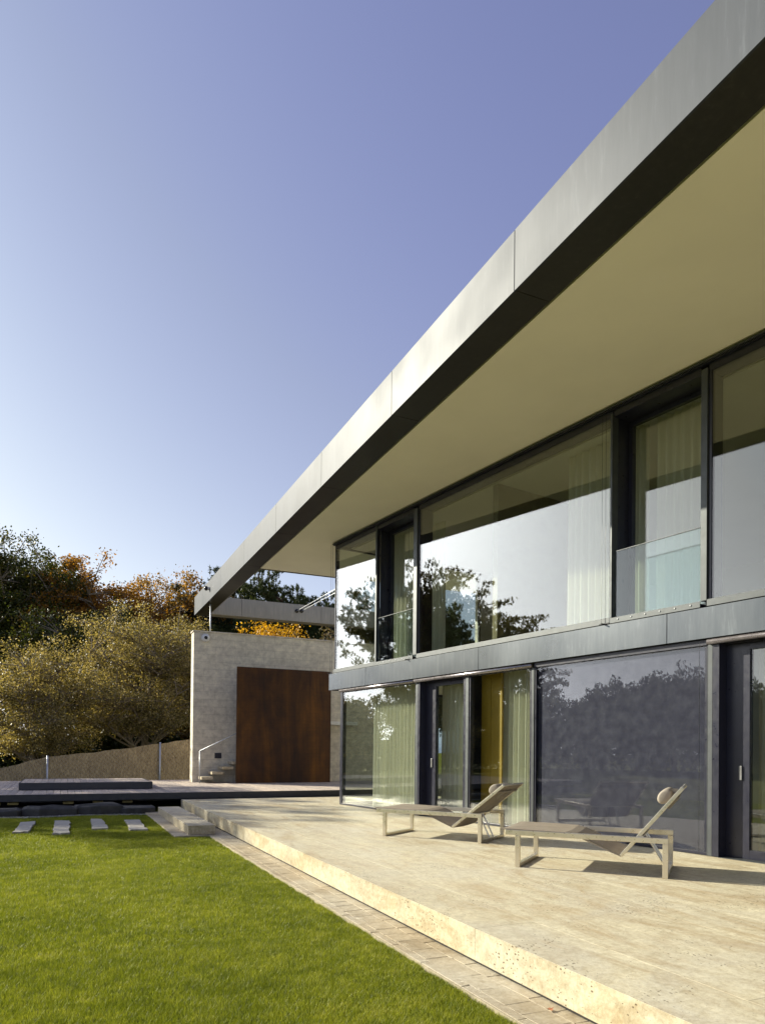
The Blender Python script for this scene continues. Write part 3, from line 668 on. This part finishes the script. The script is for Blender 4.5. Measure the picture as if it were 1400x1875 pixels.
# interior shells
obj('interior_floor', MB().fbox(-6,13.78,.43,9,3.02,3.122), M['floor'], house)
obj('interior_floor', MB().fbox(-6,13.42,.21,9,.10,.226), M['floor'], house)
obj('interior_ceiling', MB().fbox(-6,13.77,.43,9,5.93,5.949), M['ceil'], house)
obj('interior_ceiling', MB().fbox(-6,13.42,.33,9,2.75,2.77), M['ceil'], house)
# back walls with windows on the garden side
g = MB()
WN = [(11.6,12.3),(10.3,11.0),(6.0,7.4)]
v = -6.0
for a,b in sorted(WN):
    g.fbox(v,a,8.8,9.0,3.12,5.93); g.fbox(a,b,8.8,9.0,3.12,3.5); g.fbox(a,b,8.8,9.0,5.3,5.93); v = b
g.fbox(v,13.77,8.8,9.0,3.12,5.93)
obj('interior_wall', g, M['plaster'], house)
obj('interior_wall', MB().fbox(-6,13.42,5.0,5.2,.226,2.75), m_simple('grey interior wall',(.30,.29,.26),.9,0,.03,1), house)
obj('interior_wall', MB().fbox(-6,-5.9,.5,8.8,.2,5.9), M['plaster'], house)
obj('interior_partition', MB().fbox(8.98,9.10,.45,3.2,3.123,5.928), m_simple('olive timber wall',(.20,.17,.09),.7), house)
obj('interior_partition', MB().fbox(4.6,4.74,.6,4.0,.227,2.749), M['plaster'], house)
oc = obj('ochre_panel', MB().fbox(8.93,9.16,.28,.31,.227,2.74).fbox(8.66,8.92,.28,.31,.227,2.74), M['ochre'], house)

# curtains
def curtain(v0,v1,w,z0,z1,label,folds=None,amp=.07,flare=0):
    n_ = folds or int(abs(v1-v0)/.125); m_ = MB(); K = n_*8; rr = random.Random(int(v0*100)+3); ph = [rr.uniform(-.6,.6) for _ in range(n_+2)]; am = [amp*rr.uniform(.6,1.3) for _ in range(n_+2)]
    rowz = [z0, z0+(z1-z0)*.33, z0+(z1-z0)*.66, z1]
    for ri,z in enumerate(rowz):
        fz = (z1-z)/(z1-z0)
        for i in range(K+1):
            u = i/K; q = u*n_; k = int(q); t_ = q-k
            a = am[k]*(1-t_)+am[k+1]*t_; p = ph[k]*(1-t_)+ph[k+1]*t_
            vv = v0+(v1-v0)*u + flare*fz*(u-.5) 
            x_,y_,_ = fp(vv, w + a*math.sin(2*math.pi*q+p)*(.7+.3*fz), 0); m_.v.append((x_,y_,z))
    for r_ in range(3):
        for i in range(K): b = r_*(K+1)+i; m_.f.append((b,b+1,b+K+2,b+K+1))
    c0 = fp((v0+v1)/2,w,z0)
    obj('curtain', m_, M['curtain'], at=c0, smooth=True, label=label, cat='curtain', group='sheer curtains behind the glass')
curtain(11.55,12.75,.62,3.13,5.9,'sheer curtain hanging in the far corner window upstairs',flare=.25)
curtain(10.95,11.75,.85,3.13,5.9,'sheer curtain behind the upstairs glass balustrade farther along the front')
curtain(6.15,7.55,.62,3.13,5.9,'wide white curtain at the near end of the big upstairs window, lit at its foot')
curtain(5.25,6.0,.62,3.13,5.9,'sheer curtain behind the upstairs glass balustrade nearer the camera')
curtain(10.62,12.75,.42,.24,2.74,'broad sheer curtain in the ground floor corner window')
curtain(9.30,10.45,.46,.24,2.74,'sheer curtain behind the set back ground floor door beside the corner window')
curtain(7.62,8.75,.42,.24,2.74,'sheer curtain between the ochre panel and the dark blind')
curtain(3.3,4.55,.55,.24,2.74,'sheer curtain behind the ground floor door at the right edge of the photo')
curtain(2.9,4.3,.62,3.13,5.9,'sheer curtain upstairs in the rightmost big window')

# upstairs furniture seen through the glass
ch = empty('armchair', fp(9.6,1.6,3.123), 'dark armchair standing upstairs behind the big window', 'chair')
def fpb(m_,v0,v1,w0,w1,z0,z1): return m_.fbox(v0,v1,w0,w1,z0,z1)
obj('seat', MB().fbox(9.25,9.9,1.3,1.95,3.45,3.57), M['cushion'], ch, bevel=.03)
obj('backrest', MB().hexa([fp(9.22,1.3,3.55),fp(9.22,1.95,3.55),fp(9.30,1.95,3.55),fp(9.30,1.3,3.55),fp(9.05,1.3,4.0),fp(9.05,1.95,4.0),fp(9.13,1.95,4.0),fp(9.13,1.3,4.0)]), M['cushion'], ch, bevel=.02)
for a in (9.28,9.86):
    for b in (1.33,1.92): obj('leg', MB().tube([fp(a,b,3.123),fp(a,b,3.45)],.014,8), M['galv'], ch)
isl_ = empty('kitchen_island', fp(6.9,4.2,3.123), 'white kitchen counter upstairs deep in the room', 'counter')
obj('body', MB().fbox(5.6,8.3,3.9,4.7,3.18,4.0), M['plaster'], isl_, bevel=.005)
obj('countertop', MB().fbox(5.55,8.35,3.85,4.75,4.002,4.05), M['white'], isl_, bevel=.005)

# ------------------------------------------------------------------ sun loungers
# local frame: x along the lounger from foot end to head end, y across (0 = lawn side), z up
def make_lounger(name, loc, ang, back, label, cat='sun lounger'):
    W, Ln, H, s = .86, 1.46, .378, .05
    root = empty(name, loc, label, cat, 'sun loungers on the terrace'); ORG[root.name] = Vector((0,0,0))
    root.rotation_euler = (0,0,ang)
    for yy in (0, W-s):
        obj('side_rail', MB().box(-.10,Ln,yy,yy+s-.012,H-.052,H), M['steel'], root, bevel=.003)
    for xx in (0, Ln-s):
        for yy in (0, W-s): obj('leg', MB().box(xx,xx+s,yy,yy+s-.012,0,H-.0525), M['steel'], root, bevel=.003)
        obj('foot_bar', MB().box(xx+.001,xx+s-.001,s-.012,W-s,0.001,.038), M['steel'], root, bevel=.003)
    obj('cross_bar', MB().box(-.10,-.06,s-.012,W-s,H-.048,H-.012), M['steel'], root, bevel=.003)
    # seat sling: flat at the foot, then folding down under the rails to the hinge
    y0, y1 = s+.002, W-s-.014
    lx, lz = 1.03, .185
    prof = [(-.16,H+.008),(-.1,H+.012),(.1,H+.011),(.3,H+.009),(.5,H+.004),(.58,H-.012),(.66,H-.045),(.8,H-.103),(.92,H-.152),(lx,lz)]
    def sheet(prof, ya, yb, th=.012, name='sling', mat='sling'):
        m_ = MB(); n_ = 9
        for dz in (0,-th):
            for (px,pz) in prof:
                for j in range(n_):
                    u = j/(n_-1); m_.v.append((px, ya+(yb-ya)*u, pz+dz-.010*math.sin(math.pi*u)))
        P = len(prof)*n_
        for L_ in (0,1):
            for i in range(len(prof)-1):
                for j in range(n_-1):
                    b = L_*P+i*n_+j; m_.f.append((b,b+1,b+n_+1,b+n_) if not L_ else (b,b+n_,b+n_+1,b+1))
        for i in range(len(prof)-1):
            for j in (0,n_-1): b=i*n_+j; m_.f.append((b,b+n_,b+n_+P,b+P))
        for j in range(n_-1):
            for i in (0,len(prof)-1): b=i*n_+j; m_.f.append((b,b+1,b+1+P,b+P))
        return obj(name, m_, M[mat], root, smooth=False)
    # front part spans over the rails, rear part hangs between them
    sheet(prof[:5], .004, W-.016, name='seat_sling')
    sheet(prof[4:], y0, y1, name='seat_sling')
    bx, bz_ = back
    d = Vector((bx-lx,0,bz_-lz)); dl = d.length; d.normalize(); nrm = Vector((-d.z,0,d.x))
    pr = [(lx+d.x*dl*u, lz+d.z*dl*u) for u in (0,.2,.4,.6,.8,1)]
    sheet(pr, y0+.02, y1-.02, .014, name='back_sling')
    for yy in (y0+.008, y1-.008):
        obj('back_frame', MB().bar((lx,yy,lz-.006),(lx+d.x*(dl+.01),yy,lz+d.z*(dl+.01)-.006),.022,.034,(0,1,0) if False else nrm), M['steel'], root, bevel=.003)
    top = (lx+d.x*dl,lz+d.z*dl)
    obj('back_frame', MB().bar((top[0],y0,top[1]-.004),(top[0],y1,top[1]-.004),.03,.022,nrm), M['steel'], root, bevel=.003)
    # support strut from the back to the rear foot bar
    mx, mz = lx+d.x*dl*.32, lz+d.z*dl*.32
    for yy in (W*.42,W*.58):
        obj('strut', MB().tube([(mx+.02,yy,mz-.02),(Ln-.03,yy,.045)],.010,8), M['steel'], root)
    obj('strut_bar', MB().tube([(mx+.02,y0,mz-.02),(mx+.02,y1,mz-.02)],.011,8), M['steel'], root)
    # headrest roll on the upper side of the back, with its strap over the top
    hx, hz = lx+d.x*dl*.80-nrm.x*-.0, lz+d.z*dl*.80
    up = Vector((-d.z,0,d.x)); 
    c = Vector((hx,0,hz)) + up*.066
    m_ = MB(); rings = [(y0+.13,.040),(y0+.135,.053),(y0+.16,.061),(W/2,.062),(y1-.16,.061),(y1-.135,.053),(y1-.13,.040)]
    n_ = 16
    for (yy,rr) in rings:
        for k in range(n_):
            a = 2*math.pi*k/n_; q = c + d*(math.cos(a)*rr*1.35) + up*(math.sin(a)*rr*.95); m_.v.append((q.x,yy,q.z))
    for i in range(len(rings)-1):
        for k in range(n_): m_.f.append((i*n_+k,i*n_+(k+1)%n_,(i+1)*n_+(k+1)%n_,(i+1)*n_+k))
    m_.f.append(tuple(range(n_))); m_.f.append(tuple((len(rings)-1)*n_+k for k in range(n_)))
    obj('headrest', m_, M['pillow'], root, smooth=True)
    pts = [c+up*.02+d*.05, Vector((hx,0,hz))+up*.02+d*.10, Vector((hx,0,hz))-up*.03+d*.06, Vector((hx,0,hz))-up*.03-d*.08]
    g_ = MB()
    for yy in (y0+.24,y1-.24):
        for a,b in zip(pts[:-1],pts[1:]): g_.bar((a.x,yy,a.z),(b.x,yy,b.z),.03,.006,(0,1,0))
    g_.bar((pts[2].x,y0+.01,pts[2].z),(pts[2].x,y1-.01,pts[2].z),.035,.006,nrm)
    obj('strap', g_, M['pillow'], root)
    return root
# foot corner on the lawn side, heading of the lounger's long axis
def head(a): return math.atan2(a[1], a[0])
make_lounger('sun_lounger', (4.234,6.094,.2235), head((.65,-.76)), (1.575,.855), 'sun lounger with taupe sling standing before the dark blind, its back raised steeply')
make_lounger('sun_lounger', (4.044,8.981,.2235), head((.586,-.81)), (1.73,.755), 'sun lounger with taupe sling standing before the pale curtains, its back reclined lower')

# ------------------------------------------------------------------ trees
def skeleton(r_, H, base, env, n1, n2, trunks=1, trunk_r=.16, lean=.0, fork=.3):
    """env(z01)-> radius of the crown at relative height; returns branch polylines and the tip points"""
    br = []; tips = []; limbs = []
    for k in range(trunks):
        a = r_.uniform(0,6.28); sp = (0 if trunks == 1 else .45)
        top = np.array([math.cos(a)*sp*H*.22+lean, math.sin(a)*sp*H*.22, H*r_.uniform(.72,.85)])
        b0 = np.array([math.cos(a)*.12*(trunks>1), math.sin(a)*.12*(trunks>1), 0])
        pts = [b0 + (top-b0)*u + np.array([math.sin(u*5+a),math.cos(u*4+a),0])*.03*H*u*(1-u)*2 for u in np.linspace(0,1,9)]
        br.append((pts, [trunk_r*(1-.88*u)/(trunks**.4) for u in np.linspace(0,1,9)])); limbs.append(pts)
    sec = []
    for i in range(n1):
        pts = limbs[i%trunks]; u = r_.uniform(fork,.95); k = min(7,int(u*8)); s_ = pts[k]
        a = i*2.4+r_.uniform(-.4,.4); zt = s_[2] + r_.uniform(.05,.28)*H*(1-.3*u); zt = min(zt, H*.97)
        e_r = env(min(1,max(0,(zt-base)/(H-base))))*r_.uniform(.75,1.0)
        e_ = np.array([math.cos(a)*e_r+lean*u, math.sin(a)*e_r, max(zt,base+.1)])
        mid = s_*.5+e_*.5+np.array([0,0,-.05*H*.5])
        ps = [s_*(1-t)**2+2*mid*t*(1-t)+e_*t*t for t in np.linspace(0,1,6)]
        rad = trunk_r*.42*(1-u*.6)
        br.append((ps, [rad*(1-.8*t) for t in np.linspace(0,1,6)])); sec.append(ps); tips += [ps[-1], ps[-2]]
    for i in range(n2):
        ps = sec[i%len(sec)]; k = r_.integers(1,5); s_ = ps[k]
        z01 = r_.random()**.8; a = r_.uniform(0,6.28); dv = r_.normal(size=3); dv[2] = abs(dv[2])*.6; dv /= np.linalg.norm(dv)
        e_ = s_ + dv*r_.uniform(.10,.24)*H
        zz = min(1,max(0,(e_[2]-base)/(H-base))); rr = math.hypot(e_[0],e_[1]); er = env(zz)
        if rr > er: e_[0] *= er/rr; e_[1] *= er/rr
        e_[2] = min(max(e_[2], base), H)
        ps2 = [s_*(1-t)+e_*t+np.array([0,0,.03*H*t*(1-t)]) for t in np.linspace(0,1,4)]
        br.append((ps2, [.024*(1-.7*t)*H/8 for t in np.linspace(0,1,4)])); tips += [ps2[-1], ps2[-2], ps2[-1]]
    return br, np.array(tips)
def leaves(r_, tips, n, spread, size, droop=0):
    n_t = len(tips); w = r_.random(n_t)**2.6+.03; w /= w.sum(); idx = r_.choice(n_t, n, p=w)
    c = tips[idx] + np.clip(r_.normal(size=(n,3)),-1.5,1.5)*spread*np.array([1,1,.8])*(.4+.8*r_.random((n,1)))
    u = r_.normal(size=(n,3)); u /= np.linalg.norm(u,axis=1)[:,None]; v = np.cross(u, r_.normal(size=(n,3))); v /= np.linalg.norm(v,axis=1)[:,None]
    s_ = size*(.6+.8*r_.random((n,1)))
    return np.stack([c-u*s_*.5, c+v*s_*.32, c+u*s_*.5, c-v*s_*.32],1)
def needles(r_, tips, n, size, spread=.27):
    """rounded tufts: needles radiating up and out from clustered branch tips"""
    K = 26; nt = max(1,n//K); idx = r_.integers(0,len(tips),nt)
    c0 = tips[idx]+np.clip(r_.normal(size=(nt,3)),-1.6,1.6)*spread*np.array([1,1,.5])
    up = np.stack([r_.normal(0,.3,nt), r_.normal(0,.3,nt), np.ones(nt)],1)
    c = np.repeat(c0,K,0); upr = np.repeat(up,K,0); m_ = len(c); sc_ = np.repeat(r_.uniform(.7,1.25,(nt,1)),K,0)
    d = upr*.55 + r_.normal(size=(m_,3))*.8; d /= np.linalg.norm(d,axis=1)[:,None]
    c = c + upr*size*.45*r_.uniform(-1,1,(m_,1))
    v = np.cross(d, r_.normal(size=(m_,3))); v /= np.linalg.norm(v,axis=1)[:,None]
    ln = size*(.6+.5*r_.random((m_,1)))*sc_
    return np.stack([c-v*ln*.14, c+v*ln*.14, c+d*ln],1)
def tree(name, loc, H, rad, label, leafmat, seed, kind='broad', n=30000, size=.11, base=.3, trunks=1, group='trees behind the reed fence', spread=.33, n1=26, n2=260, shape=None, bark='bark', cat='tree', tr=.16):
    r_ = np.random.default_rng(seed); b = H*base
    jit = r_.uniform(-.12,.12,8)
    def env(z):
        s_ = math.sqrt(max(0,1-(abs(z-.42)/.62)**2.3)) if shape is None else shape(z)
        return rad*max(.12,s_)*(1+jit[int(z*7.99)])
    br, tips = skeleton(r_, H, b, env, n1, n2, trunks, tr)
    tips = tips + r_.normal(size=tips.shape)*.05
    root = empty(name, loc, label, cat, group)
    g_ = MB()
    for ps, rs in br: g_.tube([tuple(p) for p in ps], rs, 6, cap=False)
    ORG[root.name] = Vector((0,0,0))
    t_ = obj('trunk', g_, M[bark], root, smooth=True)
    V = needles(r_, tips, n, size) if kind == 'pine' else leaves(r_, tips, n, spread, size)
    c_ = npmesh('crown', V, 3 if kind=='pine' else 4, M[leafmat], root)
    ORG[root.name] = Vector(loc); return root
def again(src, loc, label, rot, sc, group=None):
    c = copy_tree(src); c.location = loc; c.rotation_euler = (0,0,rot); c.scale = (sc,sc,sc); c['label'] = label
    if group: c['group'] = group
    return c
conic = lambda z: max(.1, (1-z)**.8)*(.5+.5*min(1,z*6))
pinesh = lambda z: (.35+.65*min(1,z*2.2))*math.sqrt(max(0.02,1-max(0,z-.35)**2/.46))
# two open olive-gold trees just behind the fence
tree('small_tree', (-.9,30.6,-.6), 6.3, 2.7, 'multi stemmed tree with thin olive leaves behind the left part of the fence', 'olive', 11, n=44000, size=.075, base=.33, trunks=4, spread=.27, n1=34, n2=520, tr=.17)
tree('small_tree', (2.7,31.2,-.4), 8.2, 3.1, 'airy olive gold tree rising behind the middle fence post, tallest of the near trees', 'olive', 12, n=60000, size=.075, base=.36, trunks=2, spread=.27, n1=36, n2=560, tr=.17)
tree('small_tree', (5.5,33.0,-.2), 6.5, 2.2, 'reddish olive tree close behind the corner of the stone wall', 'olive', 13, n=32000, size=.075, base=.30, trunks=2, spread=.24, n1=30, n2=360)
# big trees farther back
tree('maple_tree', (-3.0,47.5,0), 14.6, 4.3, 'dark green tall tree at the left edge of the photo', 'maple', 21, n=70000, size=.15, base=.18, spread=.36, n1=34, n2=420, tr=.3)
tree('maple_tree', (-9.4,57,0), 16.0, 5.2, 'dark green tree partly outside the left edge of the photo', 'maple', 22, n=70000, size=.15, base=.18, spread=.36, n1=34, n2=380, tr=.3)
tree('maple_tree', (.7,41.5,-.3), 10.0, 3.6, 'lower dark green tree filling the gap behind the two olive trees', 'maple', 24, n=60000, size=.14, base=.1, spread=.36, n1=34, n2=420, tr=.25)
tree('maple_tree', (5.2,40,-.3), 6.6, 3.2, 'low dark tree in the shade behind the reddish olive tree', 'maple', 25, n=40000, size=.13, base=.05, spread=.36, n1=30, n2=340, tr=.2)
o1 = tree('autumn_tree', (2.2,47.5,0), 14.0, 4.6, 'bright orange autumn tree standing behind the airy olive tree', 'orange', 31, n=70000, size=.145, base=.2, spread=.36, n1=34, n2=460, tr=.3)
tree('autumn_tree', (6.4,49,0), 13.7, 4.4, 'russet tree left of the roof corner with sky showing through it', 'russet', 32, n=70000, size=.145, base=.2, spread=.36, n1=34, n2=400, tr=.3)
tree('autumn_tree', (-.9,50,0), 13.9, 3.6, 'orange and green tree between the dark maple and the bright orange one', 'russet', 33, n=70000, size=.145, base=.2, spread=.36, n1=34, n2=380, tr=.3)
# pines behind the wall
PG = 'pines behind the stone wall'
p1 = tree('pine_tree', (12.6,45.2,0), 13.2, 3.9, 'dark pine seen under the roof corner, left of the glass', 'needle', 41, 'pine', n=260000, size=.21, base=.2, n1=46, n2=420, bark='pbark', group=PG, shape=pinesh, tr=.3)
p2 = tree('pine_tree', (16.2,44.0,0), 12.9, 4.0, 'olive green pine seen just left of the glass corner of the house', 'needle', 42, 'pine', n=260000, size=.21, base=.2, n1=46, n2=420, bark='pbark', group=PG, shape=pinesh, tr=.3)
again(p1, (9.3,49.5,0), 'pine whose tip shows behind the far end of the roof fascia', 2.1, 1.02, PG)
again(p2, (20.5,43,0), 'pine standing behind the house beyond the glass corner', 1.1, .95, PG)
again(p1, (24.5,47,0), 'farthest pine behind the house', 4.0, 1.0, PG)
# shrubs over the wall
tree('yellow_tree', (8.9,33.2,0), 8.0, 1.9, 'bright yellow bush showing between the stone wall and the metal beam', 'yellow', 51, n=26000, size=.10, base=.3, n1=30, n2=300, group='shrubs behind the stone wall', cat='bush', spread=.3)
tree('shrub', (11.0,32.0,0), 7.0, 1.6, 'grey green shrub beside the yellow bush above the wall', 'shrub', 52, n=22000, size=.10, base=.3, n1=28, n2=280, group='shrubs behind the stone wall', cat='shrub', spread=.3)
tree('shrub', (13.4,33.0,0), 7.2, 1.8, 'brown green shrub above the wall nearest the glass corner', 'olive', 53, n=22000, size=.10, base=.3, n1=28, n2=280, group='shrubs behind the stone wall', cat='shrub', spread=.3)
tree('autumn_tree', (6.3,38.5,0), 7.2, 2.6, 'rust coloured tree showing low between the wall top and the roof corner', 'orange', 54, n=24000, size=.12, base=.2, n1=30, n2=300, spread=.35)
# dark hedge under the crowns
r_ = np.random.default_rng(77)
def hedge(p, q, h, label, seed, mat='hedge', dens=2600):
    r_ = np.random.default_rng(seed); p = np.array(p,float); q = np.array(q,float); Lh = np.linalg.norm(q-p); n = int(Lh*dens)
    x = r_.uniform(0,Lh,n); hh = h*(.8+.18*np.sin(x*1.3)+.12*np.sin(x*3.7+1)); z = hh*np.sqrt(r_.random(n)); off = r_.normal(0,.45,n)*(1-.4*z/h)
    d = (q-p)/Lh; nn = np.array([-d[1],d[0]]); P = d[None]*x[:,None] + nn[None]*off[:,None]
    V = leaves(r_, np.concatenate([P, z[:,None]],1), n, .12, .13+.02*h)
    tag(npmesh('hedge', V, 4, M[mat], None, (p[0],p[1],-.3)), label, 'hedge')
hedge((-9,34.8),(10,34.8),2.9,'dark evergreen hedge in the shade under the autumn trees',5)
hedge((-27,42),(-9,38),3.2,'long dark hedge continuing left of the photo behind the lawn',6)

# trees on the sun side of the garden: they shade the deck and show in the window panes
SG = 'garden trees mirrored in the windows'
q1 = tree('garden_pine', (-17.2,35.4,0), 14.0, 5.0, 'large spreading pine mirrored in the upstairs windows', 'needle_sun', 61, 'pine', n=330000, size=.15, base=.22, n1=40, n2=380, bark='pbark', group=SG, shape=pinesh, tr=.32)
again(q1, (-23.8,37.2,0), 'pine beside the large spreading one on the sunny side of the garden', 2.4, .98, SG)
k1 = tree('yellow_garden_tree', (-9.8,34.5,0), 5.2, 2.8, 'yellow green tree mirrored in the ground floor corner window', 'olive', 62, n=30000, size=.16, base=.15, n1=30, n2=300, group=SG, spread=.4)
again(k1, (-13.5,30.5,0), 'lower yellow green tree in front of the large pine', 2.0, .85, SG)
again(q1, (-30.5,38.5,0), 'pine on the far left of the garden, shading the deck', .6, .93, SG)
pts = [(-33.5,38,.55),(-36.2,34.4,.60),(-37.6,31.2,.66),(-38.6,28.6,.70),(-39.5,25.8,.66),(-40.6,22.6,.60),(-41,19,.55),(-42,15,.62)]
for i,(x,y,s) in enumerate(pts):
    if i == 0: first = p3 = tree('row_pine', (x,y,0), 8.0, 3.3, 'x', 'needle_backlit', 71, 'pine', n=170000, size=.17, base=.03, n1=44, n2=460, bark='pbark', group=SG, shape=pinesh, tr=.2); p3.scale=(s*1.55,)*3; p3['label'] = 'first pine from the far end in the row mirrored in the dark blind window'
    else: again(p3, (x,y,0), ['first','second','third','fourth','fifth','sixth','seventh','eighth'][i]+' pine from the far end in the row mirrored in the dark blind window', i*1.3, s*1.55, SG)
again(k1, (-34.0,41,0), 'pale tree at the far end of the row of mirrored pines', .4, 1.0, SG)
again(k1, (-28,43,0), 'pale tree between the far pines of the garden', 1.4, 1.1, SG)
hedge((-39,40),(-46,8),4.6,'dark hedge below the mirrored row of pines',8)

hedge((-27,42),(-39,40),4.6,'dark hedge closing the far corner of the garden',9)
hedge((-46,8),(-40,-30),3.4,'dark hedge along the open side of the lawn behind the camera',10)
